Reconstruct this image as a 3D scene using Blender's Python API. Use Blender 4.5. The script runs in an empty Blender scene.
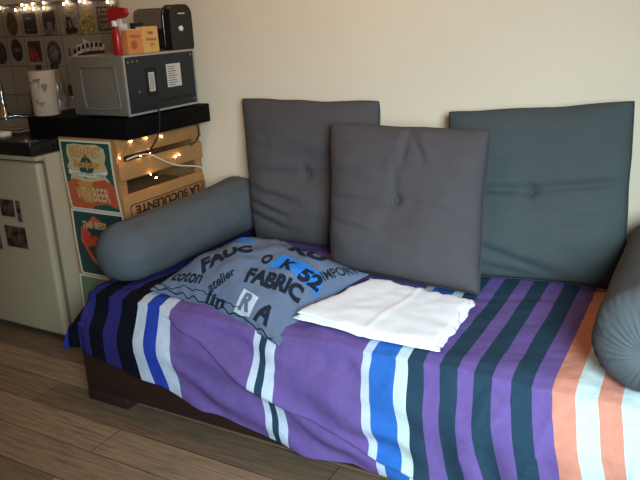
import bpy, bmesh, math, random
from mathutils import Vector, Matrix, noise
random.seed(7)
scene = bpy.context.scene
COL = scene.collection
PI = math.pi

# ---------------------------------------------------------------- camera
cam_d = bpy.data.cameras.new('camera'); cam = bpy.data.objects.new('camera', cam_d); COL.objects.link(cam)
R = Matrix(((0.87181305, -0.11238215, 0.47677276), (0.48777838, 0.28835503, -0.82396822), (-0.0448805, 0.95090569, 0.30620926)))
m4 = R.to_4x4(); m4.translation = Vector((0, 0, 1.35)); cam.matrix_world = m4
cam_d.sensor_width = 36; cam_d.lens = 700 / 640 * 36; cam_d.clip_start = 0.02
scene.camera = cam

# ---------------------------------------------------------------- light
world = bpy.data.worlds.new('world'); scene.world = world; world.use_nodes = True
bg = world.node_tree.nodes['Background']; bg.inputs[0].default_value = (0.62, 0.78, 1.0, 1); bg.inputs[1].default_value = 0.9
WIN = dict(x=0.95, y0=-1.05, y1=0.15, z0=0.95, z1=2.30)
def area(name, loc, target, sx, sy, power, color):
    l = bpy.data.lights.new(name, 'AREA'); l.shape = 'RECTANGLE'; l.size = sx; l.size_y = sy; l.energy = power; l.color = color; l.spread = math.radians(76)
    o = bpy.data.objects.new(name, l); COL.objects.link(o); o.location = loc
    o.rotation_euler = (Vector(target) - Vector(loc)).to_track_quat('-Z', 'Y').to_euler(); return o
area('window_daylight', (1.07, -0.50, 1.60), (-0.12, 1.75, 0.40), 1.2, 1.2, 55, (0.66, 0.87, 1.0))
def point(name, loc, r, power, color):
    l = bpy.data.lights.new(name, 'POINT'); l.shadow_soft_size = r; l.energy = power; l.color = color
    o = bpy.data.objects.new(name, l); COL.objects.link(o); o.location = loc; return o
point('ceiling_lamp_light', (-1.35, 1.75, 2.2), 0.10, 16, (1.0, 0.56, 0.28))
vs = scene.view_settings
vs.view_transform = 'Standard'; vs.look = 'None'; vs.gamma = 1; vs.use_curve_mapping = False; vs.exposure = 0.0

# ---------------------------------------------------------------- materials
def lin(c):
    return tuple(((v / 255) / 12.92 if v / 255 <= 0.04045 else ((v / 255 + 0.055) / 1.055) ** 2.4) for v in c)
def base_mat(name):
    m = bpy.data.materials.new(name); m.use_nodes = True
    return m, m.node_tree, m.node_tree.nodes['Principled BSDF']
def mat(name, c, rough=0.6, metal=0.0, var=0.08, scale=20, bump=0.0, bscale=60, stretch=(1, 1, 1), spec=0.5, trans=0.0, emit=0.0, ecol=None, sheen=0.0, coat=0.0):
    m, nt, b = base_mat(name); N = nt.nodes; L = nt.links
    b.inputs['Roughness'].default_value = rough; b.inputs['Metallic'].default_value = metal
    b.inputs['Specular IOR Level'].default_value = spec; b.inputs['Transmission Weight'].default_value = trans
    b.inputs['Sheen Weight'].default_value = sheen; b.inputs['Coat Weight'].default_value = coat
    c = lin(c)
    tc = N.new('ShaderNodeTexCoord'); mp = N.new('ShaderNodeMapping'); mp.inputs['Scale'].default_value = stretch
    L.new(tc.outputs['Object'], mp.inputs[0])
    nz = N.new('ShaderNodeTexNoise'); nz.inputs['Scale'].default_value = scale; nz.inputs['Detail'].default_value = 6
    L.new(mp.outputs[0], nz.inputs['Vector'])
    mx = N.new('ShaderNodeMix'); mx.data_type = 'RGBA'
    mx.inputs['A'].default_value = tuple(v * (1 - var) for v in c) + (1,); mx.inputs['B'].default_value = tuple(min(1, v * (1 + var)) for v in c) + (1,)
    L.new(nz.outputs['Fac'], mx.inputs['Factor']); L.new(mx.outputs['Result'], b.inputs['Base Color'])
    if bump:
        n2 = N.new('ShaderNodeTexNoise'); n2.inputs['Scale'].default_value = bscale; n2.inputs['Detail'].default_value = 4
        L.new(mp.outputs[0], n2.inputs['Vector'])
        bp = N.new('ShaderNodeBump'); bp.inputs['Strength'].default_value = bump; bp.inputs['Distance'].default_value = 0.01
        L.new(n2.outputs['Fac'], bp.inputs['Height']); L.new(bp.outputs[0], b.inputs['Normal'])
    if emit:
        b.inputs['Emission Color'].default_value = lin(ecol or (255, 200, 120)) + (1,); b.inputs['Emission Strength'].default_value = emit
    return m
def fabric(name, c, var=0.1, fine=900, bump=0.25, rough=0.92, mottled=9):
    m = mat(name, c, rough=rough, var=var, scale=mottled, bump=bump, bscale=fine, spec=0.12)
    return m

M = {}
M['wall'] = mat('cream_wall_paint', (222, 205, 178), 0.85, var=0.05, scale=2.2, bump=0.05, bscale=120)
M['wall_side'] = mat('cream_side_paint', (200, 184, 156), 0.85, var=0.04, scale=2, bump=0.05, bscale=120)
M['ceil'] = mat('ceiling_white', (215, 208, 195), 0.9, var=0.03)
M['grey'] = fabric('grey_cushion_cloth', (79, 75, 76), fine=34, bump=.25)
M['grey_bolster'] = fabric('grey_bolster_cloth', (86, 91, 94), fine=34, bump=.2)
M['grey_green'] = fabric('grey_green_cushion_cloth', (70, 77, 77), fine=34, bump=.25)
M['button'] = fabric('grey_button_cloth', (74, 74, 76))
M['piping'] = fabric('grey_piping', (70, 70, 72))
M['white_sheet'] = fabric('white_sheet_cloth', (246, 249, 252), var=0.03)
CL = dict(purple=(104, 82, 140), navy=(38, 60, 76), white=(188, 198, 212), blue=(46, 100, 176), black=(13, 15, 26), indigo=(44, 42, 104), royal=(42, 62, 160), salmon=(200, 134, 112), ivory=(190, 206, 204), dpurple=(92, 66, 128))
for k, c in CL.items(): M['c_' + k] = fabric('cover_cloth_' + k, c, var=0.14, fine=22, mottled=40, bump=.55)
M['pillow'] = fabric('slate_pillow_cloth', (100, 113, 136), var=0.15, mottled=20, fine=30, bump=.5)
M['pillow_dark'] = fabric('pillow_print_dark', (34, 38, 50))
M['pillow_blue'] = fabric('pillow_print_blue', (46, 128, 214))
M['pillow_white'] = fabric('pillow_print_white', (196, 202, 212))
M['pillow_trim'] = fabric('pillow_trim_black', (24, 25, 32))
M['frame_wood'] = mat('dark_brown_wood', (48, 27, 22), 0.5, var=0.25, scale=6, stretch=(1, 8, 8), bump=0.1)
M['mattress'] = fabric('mattress_cloth', (170, 165, 155))
M['black_top'] = mat('black_worktop', (6, 6, 7), 0.75, var=0.2, scale=40, spec=0.12)
M['black_gloss'] = mat('black_gloss', (18, 17, 19), 0.16, var=0.15, scale=30)
M['fridge'] = mat('off_white_enamel', (172, 158, 130), 0.4, var=0.04, scale=6, bump=0.03, bscale=90)
M['fridge_seal'] = mat('door_seal_grey', (120, 110, 95), 0.7)
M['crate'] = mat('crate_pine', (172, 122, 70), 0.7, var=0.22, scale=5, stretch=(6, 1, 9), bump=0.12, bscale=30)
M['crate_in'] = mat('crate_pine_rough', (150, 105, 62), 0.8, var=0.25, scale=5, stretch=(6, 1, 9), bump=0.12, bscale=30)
M['ink'] = mat('dark_red_ink', (62, 22, 16), 0.7)
M['mw'] = mat('microwave_grey_steel', (122, 114, 100), 0.42, metal=0.25, var=0.05, scale=8)
M['mw_rim'] = mat('microwave_rim', (168, 166, 160), 0.35, metal=0.4, var=0.05)
M['mw_back'] = mat('microwave_dark_panel', (42, 48, 52), 0.4, metal=0.5, var=0.15, scale=12)
M['slot'] = mat('dark_slot', (12, 12, 13), 0.8)
M['label'] = mat('white_label', (196, 192, 180), 0.6, var=0.05)
M['label_ink'] = mat('label_ink', (90, 88, 84), 0.7)
M['steel'] = mat('brushed_steel', (170, 165, 158), 0.3, metal=0.9, var=0.08, scale=10, stretch=(1, 1, 30))
M['chrome'] = mat('chrome', (210, 212, 215), 0.12, metal=1.0, var=0.03)
M['red'] = mat('red_plastic', (158, 26, 26), 0.3, var=0.08)
M['white_plastic'] = mat('white_plastic', (222, 216, 204), 0.4, var=0.03)
M['tea_o'] = mat('orange_carton', (196, 128, 70), 0.6, var=0.1, scale=30)
M['tea_y'] = mat('yellow_carton', (206, 162, 92), 0.6, var=0.08, scale=30)
M['tea_ink'] = mat('carton_ink', (158, 84, 40), 0.6)
M['paper'] = mat('kitchen_paper', (176, 162, 142), 0.9, var=0.04, scale=30, bump=0.3, bscale=180)
M['leaf_print'] = mat('paper_print_green', (112, 112, 84), 0.9)
M['flower_print'] = mat('paper_print_rust', (150, 116, 90), 0.9)
M['glass'] = mat('clear_glass', (214, 206, 190), 0.08, var=0.02, trans=0.85)
M['glass_dark'] = mat('dark_bottle_glass', (38, 26, 22), 0.12, var=0.05)
M['cable_white'] = mat('white_cable', (226, 210, 190), 0.45)
M['cable_black'] = mat('black_cable', (16, 15, 15), 0.5)
M['wire'] = mat('fairy_wire', (128, 98, 60), 0.5)
M['bulb'] = mat('warm_bulb', (255, 225, 170), 0.3, emit=60, ecol=(255, 214, 150))
M['bulb_c'] = mat('cool_bulb', (255, 240, 220), 0.3, emit=30, ecol=(255, 232, 200))
M['rail'] = mat('tile_edge_trim', (88, 76, 54), 0.5)
M['photo_edge'] = mat('photo_paper', (150, 138, 118), 0.6)

def wood_floor():
    m, nt, b = base_mat('grey_brown_planks'); N = nt.nodes; L = nt.links
    tc = N.new('ShaderNodeTexCoord'); br = N.new('ShaderNodeTexBrick')
    L.new(tc.outputs['Object'], br.inputs['Vector'])
    br.offset = 0.37; br.offset_frequency = 2; br.squash = 1
    br.inputs['Scale'].default_value = 1; br.inputs['Brick Width'].default_value = 1.25; br.inputs['Row Height'].default_value = 0.146
    br.inputs['Mortar Size'].default_value = 0.0016; br.inputs['Mortar Smooth'].default_value = 0.3; br.inputs['Bias'].default_value = 0.0
    br.inputs['Color1'].default_value = lin((164, 136, 106)) + (1,); br.inputs['Color2'].default_value = lin((100, 82, 65)) + (1,)
    br.inputs['Mortar'].default_value = lin((40, 28, 20)) + (1,)
    mp = N.new('ShaderNodeMapping'); mp.inputs['Scale'].default_value = (1.6, 26, 1); L.new(tc.outputs['Object'], mp.inputs[0])
    nz = N.new('ShaderNodeTexNoise'); nz.inputs['Scale'].default_value = 3.2; nz.inputs['Detail'].default_value = 9; nz.inputs['Roughness'].default_value = 0.65
    nz.inputs['Distortion'].default_value = 0.4
    L.new(mp.outputs[0], nz.inputs['Vector'])
    rp = N.new('ShaderNodeValToRGB'); rp.color_ramp.elements[0].position = 0.32; rp.color_ramp.elements[0].color = (0.38, 0.36, 0.33, 1)
    rp.color_ramp.elements[1].position = 0.62; rp.color_ramp.elements[1].color = (1.0, 1.0, 1.0, 1)
    L.new(nz.outputs['Fac'], rp.inputs[0])
    mx = N.new('ShaderNodeMix'); mx.data_type = 'RGBA'; mx.blend_type = 'MULTIPLY'; mx.inputs['Factor'].default_value = 0.75
    L.new(br.outputs['Color'], mx.inputs['A']); L.new(rp.outputs[0], mx.inputs['B']); L.new(mx.outputs['Result'], b.inputs['Base Color'])
    b.inputs['Roughness'].default_value = 0.5
    bp = N.new('ShaderNodeBump'); bp.inputs['Strength'].default_value = 0.2; bp.inputs['Distance'].default_value = 0.004
    L.new(nz.outputs['Fac'], bp.inputs['Height']); L.new(bp.outputs[0], b.inputs['Normal'])
    return m
def tile_mat():
    m, nt, b = base_mat('beige_square_tiles'); N = nt.nodes; L = nt.links
    tc = N.new('ShaderNodeTexCoord'); sp = N.new('ShaderNodeSeparateXYZ'); cb = N.new('ShaderNodeCombineXYZ')
    L.new(tc.outputs['Object'], sp.inputs[0]); L.new(sp.outputs['X'], cb.inputs['X']); L.new(sp.outputs['Z'], cb.inputs['Y'])
    br = N.new('ShaderNodeTexBrick'); br.offset = 0.0; L.new(cb.outputs[0], br.inputs['Vector'])
    br.inputs['Scale'].default_value = 1; br.inputs['Brick Width'].default_value = 0.1425; br.inputs['Row Height'].default_value = 0.152
    br.inputs['Mortar Size'].default_value = 0.0022; br.inputs['Mortar Smooth'].default_value = 0.2
    br.inputs['Color1'].default_value = lin((140, 126, 106)) + (1,); br.inputs['Color2'].default_value = lin((132, 118, 98)) + (1,)
    br.inputs['Mortar'].default_value = lin((62, 52, 42)) + (1,)
    L.new(br.outputs['Color'], b.inputs['Base Color']); b.inputs['Roughness'].default_value = 0.35
    bp = N.new('ShaderNodeBump'); bp.inputs['Strength'].default_value = 0.5; bp.inputs['Distance'].default_value = 0.002; bp.invert = True
    L.new(br.outputs['Fac'], bp.inputs['Height']); L.new(bp.outputs[0], b.inputs['Normal'])
    return m
def blotch(name, c1, c2, scale=30, rough=0.6, lo=0.42, hi=0.58):
    m, nt, b = base_mat(name); N = nt.nodes; L = nt.links
    tc = N.new('ShaderNodeTexCoord'); nz = N.new('ShaderNodeTexNoise'); nz.inputs['Scale'].default_value = scale; nz.inputs['Detail'].default_value = 3
    L.new(tc.outputs['Object'], nz.inputs['Vector'])
    rp = N.new('ShaderNodeValToRGB'); rp.color_ramp.elements[0].position = lo; rp.color_ramp.elements[0].color = lin(c1) + (1,)
    rp.color_ramp.elements[1].position = hi; rp.color_ramp.elements[1].color = lin(c2) + (1,)
    L.new(nz.outputs['Fac'], rp.inputs[0]); L.new(rp.outputs[0], b.inputs['Base Color']); b.inputs['Roughness'].default_value = rough
    return m
M['floor'] = wood_floor(); M['tiles'] = tile_mat()
M['photo_a'] = blotch('dark_photo_image', (34, 18, 16), (120, 88, 72), 28)
M['photo_b'] = blotch('dim_photo_image', (26, 16, 14), (96, 72, 56), 22)

# ---------------------------------------------------------------- helpers
ORG = {}
def wl(o):
    return ORG.get(o.name, Vector((0, 0, 0)))
def tag(o, label=None, cat=None, group=None, kind=None):
    if label: o['label'] = label
    if cat: o['category'] = cat
    if group: o['group'] = group
    if kind: o['kind'] = kind
    return o
def thing(name, label, cat, loc, group=None):
    o = bpy.data.objects.new(name, None); COL.objects.link(o); o.location = loc; o.empty_display_size = 0.05
    ORG[o.name] = Vector(loc); return tag(o, label, cat, group)
def mesh(name, vs_, fs, material, parent=None, smooth=False, loc=None, mi=None, bevel=0.0, seg=2, angle=40):
    org = wl(parent) if parent else (Vector(loc) if loc is not None else Vector((0, 0, 0)))
    me = bpy.data.meshes.new(name); me.from_pydata([tuple(Vector(v) - org) for v in vs_], [], fs); me.update()
    mats = material if isinstance(material, list) else [material]
    for m_ in mats: me.materials.append(m_)
    if mi: me.polygons.foreach_set('material_index', mi)
    if bevel:
        bm = bmesh.new(); bm.from_mesh(me)
        es = [e for e in bm.edges if len(e.link_faces) == 2 and e.calc_face_angle(0) > 0.6]
        bmesh.ops.bevel(bm, geom=es, offset=bevel, segments=seg, affect='EDGES', profile=0.5, clamp_overlap=True)
        bmesh.ops.recalc_face_normals(bm, faces=bm.faces); bm.to_mesh(me); bm.free()
    else:
        bm = bmesh.new(); bm.from_mesh(me); bmesh.ops.recalc_face_normals(bm, faces=bm.faces); bm.to_mesh(me); bm.free()
    if smooth or bevel: 
        for p in me.polygons: p.use_smooth = True
        if not smooth or angle < 180:
            me.set_sharp_from_angle(angle=math.radians(angle))
    o = bpy.data.objects.new(name, me); COL.objects.link(o)
    if parent: o.parent = parent; ORG[o.name] = wl(parent)
    else: o.location = org; ORG[o.name] = org
    return o
class MB:
    def __init__(s): s.v = []; s.f = []
    def add(s, v, f):
        n = len(s.v); s.v += [Vector(q) for q in v]; s.f += [tuple(i + n for i in ff) for ff in f]; return s
    def box(s, x0, x1, y0, y1, z0, z1):
        return s.add([(x0, y0, z0), (x1, y0, z0), (x1, y1, z0), (x0, y1, z0), (x0, y0, z1), (x1, y0, z1), (x1, y1, z1), (x0, y1, z1)],
                     [(0, 3, 2, 1), (4, 5, 6, 7), (0, 1, 5, 4), (1, 2, 6, 5), (2, 3, 7, 6), (3, 0, 4, 7)])
    def lathe(s, c, prof, n=24, axis='Z', sx=1, sy=1):
        c = Vector(c); vv = []; ff = []
        for r, h in prof:
            for i in range(n):
                a = 2 * PI * i / n; p, q = r * math.cos(a) * sx, r * math.sin(a) * sy
                d = {'Z': (p, q, h), 'Y': (p, h, q), 'X': (h, p, q)}[axis]
                vv.append(c + Vector(d))
        for j in range(len(prof) - 1):
            for i in range(n): ff.append((j * n + i, j * n + (i + 1) % n, (j + 1) * n + (i + 1) % n, (j + 1) * n + i))
        ff.append(tuple(range(n))); ff.append(tuple((len(prof) - 1) * n + i for i in range(n)))
        return s.add(vv, ff)
    def tube(s, pts, r, n=8):
        pts = [Vector(p) for p in pts]; vv = []; ff = []; up = Vector((0, 0, 1))
        for k, p in enumerate(pts):
            t = (pts[min(k + 1, len(pts) - 1)] - pts[max(k - 1, 0)]).normalized()
            a = t.cross(up if abs(t.z) < 0.95 else Vector((1, 0, 0))).normalized(); b = t.cross(a)
            for i in range(n):
                w = 2 * PI * i / n; vv.append(p + (a * math.cos(w) + b * math.sin(w)) * r)
        for k in range(len(pts) - 1):
            for i in range(n): ff.append((k * n + i, k * n + (i + 1) % n, (k + 1) * n + (i + 1) % n, (k + 1) * n + i))
        ff.append(tuple(range(n))); ff.append(tuple((len(pts) - 1) * n + i for i in range(n)))
        return s.add(vv, ff)
    def prism(s, pts, vec):
        n = len(pts); a = [Vector(p) for p in pts]; v = Vector(vec)
        return s.add(a + [p + v for p in a], [tuple(range(n)), tuple(range(n, 2 * n))[::-1]] + [(i, (i + 1) % n, n + (i + 1) % n, n + i) for i in range(n)])
    def build(s, name, material, parent=None, **k): return mesh(name, s.v, s.f, material, parent, **k)
def spline(pts, n=10):
    pts = [Vector(p) for p in pts]; out = []
    for i in range(len(pts) - 1):
        p0, p1, p2, p3 = pts[max(i - 1, 0)], pts[i], pts[i + 1], pts[min(i + 2, len(pts) - 1)]
        for k in range(n):
            t = k / n
            out.append(0.5 * ((2 * p1) + (-p0 + p2) * t + (2 * p0 - 5 * p1 + 4 * p2 - p3) * t * t + (-p0 + 3 * p1 - 3 * p2 + p3) * t ** 3))
    out.append(pts[-1]); return out
def nz(x, y, z=0.0, s=1.0): return noise.noise(Vector((x * s, y * s, z * s + 11.3)))
def grid(nu, nv, fn, closed=False):
    v = [fn(i / nu, j / nv) for j in range(nv + 1) for i in range(nu + 1)]
    f = [(j * (nu + 1) + i, j * (nu + 1) + i + 1, (j + 1) * (nu + 1) + i + 1, (j + 1) * (nu + 1) + i) for j in range(nv) for i in range(nu)]
    return v, f
def text_geo(body, sub=0.0, bold=0.0):
    c = bpy.data.curves.new('text_source', 'FONT'); c.body = body; c.offset = bold; c.resolution_u = 4; c.align_x = 'LEFT'; c.fill_mode = 'FRONT'
    o = bpy.data.objects.new('text_source', c); COL.objects.link(o)
    bpy.context.view_layer.update()
    me = bpy.data.meshes.new_from_object(o.evaluated_get(bpy.context.evaluated_depsgraph_get()))
    bpy.data.objects.remove(o); bpy.data.curves.remove(c)
    xs = [v.co.x for v in me.vertices]; ys = [v.co.y for v in me.vertices]
    x0, x1, y0, y1 = min(xs), max(xs), min(ys), max(ys)
    bm = bmesh.new(); bm.from_mesh(me)
    for v in bm.verts: v.co = Vector(((v.co.x - x0) / (x1 - x0), (v.co.y - y0) / (y1 - y0), 0))
    if sub:
        bmesh.ops.triangulate(bm, faces=bm.faces)
        for _ in range(6):
            es = [e for e in bm.edges if e.calc_length() > sub]
            if not es: break
            bmesh.ops.subdivide_edges(bm, edges=es, cuts=1); bmesh.ops.triangulate(bm, faces=bm.faces)
    bm.verts.ensure_lookup_table()
    v = [tuple(q.co) for q in bm.verts]; f = [tuple(q.index for q in fa.verts) for fa in bm.faces]
    bm.free(); bpy.data.meshes.remove(me); return v, f
def text_obj(name, body, fn, material, parent, sub=0.0, bold=0.0):
    v, f = text_geo(body, sub, bold)
    return mesh(name, [fn(p[0], p[1]) for p in v], f, material, parent)
def text_flat(name, body, P0, X, Y, material, parent, bold=0.0):
    P0, X, Y = Vector(P0), Vector(X), Vector(Y)
    return text_obj(name, body, lambda a, b: P0 + X * a + Y * b, material, parent, bold=bold)
def struct(o): o['kind'] = 'structure'; return o

# ---------------------------------------------------------------- the room
X0, X1, Y0, Y1, ZC = -3.75, 0.95, -1.1, 2.60, 2.5
struct(mesh('floor', MB().box(X0, X1, Y0 - 1.20 + 1.20, Y1, -0.05, 0).v, MB().box(0, 1, 0, 1, 0, 1).f, M['floor'], loc=(-1.70, 1.198, 0)))
struct(MB().box(X0 - .1, X1 + .1, Y1, Y1 + .1, 0, ZC).build('wall_back', M['wall']))
struct(MB().box(X0 - .1, X0, Y0, Y1, 0, ZC).build('wall_left', M['wall_side']))
struct(MB().box(X0 - .1, X1 + .1, Y0 - .1, Y0, 0, ZC).build('wall_front', M['wall_side']))
w = MB()
w.box(X1, X1 + .1, Y0, WIN['y0'], 0, ZC).box(X1, X1 + .1, WIN['y1'], Y1, 0, ZC)
w.box(X1, X1 + .1, WIN['y0'], WIN['y1'], 0, WIN['z0']).box(X1, X1 + .1, WIN['y0'], WIN['y1'], WIN['z1'], ZC)
struct(w.build('wall_right', M['wall_side']))
struct(MB().box(X0 - .1, X1 + .1, Y0 - .1, Y1 + .1, ZC, ZC + .1).build('ceiling', M['ceil']))
w = MB(); a, b_, c_, d_ = WIN['y0'], WIN['y1'], WIN['z0'], WIN['z1']
w.box(X1 + .02, X1 + .07, a, a + .05, c_, d_).box(X1 + .02, X1 + .07, b_ - .05, b_, c_, d_).box(X1 + .02, X1 + .07, a + .05, b_ - .05, c_, c_ + .05).box(X1 + .02, X1 + .07, a + .05, b_ - .05, d_ - .05, d_).box(X1 + .02, X1 + .07, (a + b_) / 2 - .02, (a + b_) / 2 + .02, c_ + .05, d_ - .05)
struct(w.build('window_1', M['white_plastic']))
# tiled splashback with its edge rail
struct(mesh('trim_1', MB().box(X0, -2.545, 2.588, 2.60, 0.905, 1.462).v, MB().box(0, 1, 0, 1, 0, 1).f, M['tiles'], loc=(-2.956, 2.588, 1.31)))
struct(MB().box(X0, -2.548, 2.580, 2.60, 1.462, 1.474).build('trim_2', M['rail']))

# ---------------------------------------------------------------- daybed
t = thing('daybed', 'low dark brown wooden daybed base with block feet under the striped cover', 'bed', (-0.98, 2.09, 0))
FY = 1.594
MB().box(-1.965, 0.045, FY, FY + .03, .045, .30).build('front_panel', M['frame_wood'], t, bevel=.003)
MB().box(-1.965, 0.045, 2.56, 2.59, .045, .30).build('back_panel', M['frame_wood'], t, bevel=.003)
for x in (-1.97, .02): MB().box(x, x + .03, FY + .03, 2.56, .045, .30).build('end_panel', M['frame_wood'], t, bevel=.003)
for x in (-1.969, -.125):
    for y in (FY, 2.39): MB().box(x, x + .2, y, y + .2, 0, .0445).build('leg', M['frame_wood'], t, bevel=.003)
MB().box(-1.935, .015, FY + .035, 2.555, .16, .20).build('slat_base', M['frame_wood'], t)
mt = thing('mattress', 'thin pale mattress lying on the brown daybed under the striped cover', 'mattress', (-0.98, 2.09, .2))
MB().box(-1.93, .01, 1.662, 2.55, .20, .405).build('mattress_core', M['mattress'], mt, bevel=.03, seg=3)

# striped bed cover: one cloth, one column band per woven stripe
XE, YE, ZT = -1.940, 1.652, .425
stripes = [(-2.115, 'royal'), (-2.035, 'black'), (-1.975, 'indigo'), (-1.905, 'black'), (-1.840, 'indigo'), (-1.775, 'black'), (-1.700, 'white'), (-1.655, 'royal'), (-1.600, 'white'),
           (-1.550, 'purple'), (-1.205, 'white'), (-1.180, 'navy'), (-1.155, 'white'), (-1.120, 'purple'), (-.825, 'white'), (-.798, 'blue'), (-.722, 'ivory'), (-.686, 'navy'),
           (-.639, 'purple'), (-.592, 'navy'), (-.541, 'purple'), (-.496, 'navy'), (-.446, 'purple'), (-.396, 'navy'), (-.343, 'purple'), (-.292, 'salmon'), (-.236, 'ivory'),
           (-.182, 'salmon'), (-.128, 'ivory'), (-.075, 'salmon'), (-.02, 'ivory'), (.03, 'navy')]
names = sorted(CL); xs = []; mcol = []
for i, (x, c) in enumerate(stripes):
    xe = stripes[i + 1][0] if i + 1 < len(stripes) else .045
    n = max(1, round((xe - x) / .011))
    for k in range(n): xs.append(x + (xe - x) * k / n); mcol.append(names.index(c))
xs.append(.045)
def interp(tab, x):
    if x <= tab[0][0]: return tab[0][1]
    for (a, p), (b, q) in zip(tab, tab[1:]):
        if x <= b: return p + (q - p) * (x - a) / (b - a)
    return tab[-1][1]
HEM = [(-2.2, .20), (-1.976, .215), (-1.85, .205), (-1.675, .165), (-1.466, .11), (-1.266, .088), (-1.04, .07), (-.88, .066), (-.5, .076), (.05, .05)]
FOLD = [(-1.55, .02), (-1.30, .115), (-1.165, .17), (-1.0, .225), (-.82, .285), (-.66, .325), (-.55, .36), (.1, .5)]   # drop of the overlapping fold under the edge
def sstep(a, b, x):
    t_ = min(1, max(0, (x - a) / (b - a))); return t_ * t_ * (3 - 2 * t_)
def cover_top(x, y):
    z = ZT + .010 * nz(x, y, 0, 3.1) + .005 * nz(x * 1.2, y * .8, 5, 9)
    z += .006 * math.exp(-((x * .55 + y - 1.15 - .03 * nz(x, y, 2, 5)) / .018) ** 2)       # a long soft crease
    z -= .004 * math.exp(-((x * .35 - y + 2.35) / .02) ** 2)
    z += .006 * (1 - abs(nz(x * 2.2 + y * 1.5, y * 1.1 - x, 8, 2.2)) * 2.2) ** 3 * .6
    return z
NT, NF = 80, 120
DRAG = [(-2.1, .01), (-1.9, .03), (-1.65, .085), (-1.45, .075), (-1.1, .055), (-.7, .06), (-.4, .075), (0, .075)]
def cover_pt(x, r):
    # r: 0..1 on top from wall to edge, 1..2 down the front
    a = max(0.0, XE - x)
    if r <= 1:
        y = 2.572 - (2.572 - YE) * r; b = 0
    else:
        y = YE; b = (r - 1)
    hem = interp(HEM, x); L = ZT - hem; s = b * L
    xx = x
    if a == 0:
        if b == 0:
            z = cover_top(x, y); p = Vector((x, y, z))
            e = sstep(.94, 1.0, r); p.z -= .012 * e * e
        else:
            fs_ = interp(FOLD, x); env = sstep(0, .05, s)
            dist = s - fs_
            z0 = cover_top(x, YE) - .012
            out = .012 * math.sin(min(1, s / .04) * PI / 2) + .062 * sstep(.0, .16, s) + .015 * s
            # hanging folds
            wob = nz(x * 4.2 + s * 4.5, s * 1.2, 3, 1) * .017 + nz(x * 9 + s * 12, s * 3, 8, 1) * .007
            rightness = sstep(-.75, -.45, x)
            wob = wob * (1 - .3 * rightness) + rightness * (.012 * math.sin(x * 46 + s * 4 + 1.5 * nz(x, s, 4, 5)) * sstep(.02, .3, s) + .008 * (1 - abs(nz(x * 9 + s * 5, s * 2.5, 2, 1)) * 2.5) ** 3)
            diag = .010 * math.sin((s - (x + 1.5) * .42) * 46 + 3 * nz(x, s, 1, 4)) * sstep(-1.62, -1.45, x) * (1 - sstep(-.75, -.6, x))
            fold = 0
            if -1.62 < x < -.5:
                k = sstep(-1.62, -1.45, x) * (1 - sstep(-.66, -.52, x))
                fold = .022 * k * math.exp(min(0, dist) / .05) * (1 - sstep(-.002, .014, dist)) - .006 * k * sstep(0, .012, dist) * math.exp(-max(0, dist) / .08)
                if dist > -.004: xx += .016 * k * sstep(-.004, .02, dist)
            drag = interp(DRAG, x)
            xx += drag * s / .35 + .009 * nz(x * 5, s * 7, 6, 1) * env
            out2 = max(out + (wob + diag) * env + fold, out * .5 + .003)
            lim = (YE - FY + .009) * sstep(.03, .125, s); dd_ = out2 - lim; out2 = lim + .006 * math.log1p(math.exp(min(30, dd_ / .006)))
            p = Vector((xx, YE - out2, z0 - s * .985))
    else:
        dropa = min(a, .22) ; fl = .035 * sstep(0, .12, a) + .10 * a
        if b == 0:
            z = cover_top(XE, y) - dropa * .95; p = Vector((XE - fl * .8, y, z))
        else:
            dz = (dropa ** 3 + s ** 3) ** (1 / 3)
            out = .05 * sstep(0, .1, s) + .02 * s
            p = Vector((XE - fl - .06 * sstep(0, .2, s) * sstep(0, .15, a), YE - out - .012 * nz(a * 20, s * 8, 1, 1) * sstep(0, .1, s), cover_top(XE, YE) - .012 * sstep(0, .03, b) - dz * .95))
            p.y = min(p.y, YE - .002)
            if s > .1: p.y = min(p.y, FY - .006)
    return p
rows = [i / NT for i in range(NT + 1)] + [1 + (j / NF) for j in range(1, NF + 1)]
V = [cover_pt(x, r) for r in rows for x in xs]; W_ = len(xs)
F = []; MI = []
for j in range(len(rows) - 1):
    for i in range(W_ - 1): F.append((j * W_ + i, j * W_ + i + 1, (j + 1) * W_ + i + 1, (j + 1) * W_ + i)); MI.append(mcol[i])
cov = mesh('bed_cover', V, F, [M['c_' + n] for n in names], None, smooth=True, loc=(-.98, 2.1, .42), mi=MI, angle=180)
tag(cov, 'purple, navy, blue, white and salmon striped cover draped over the daybed', 'bed cover')
cov.data.update()
sm = cov.modifiers.new('thickness', 'SOLIDIFY'); sm.thickness = .0025; sm.offset = 1

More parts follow.
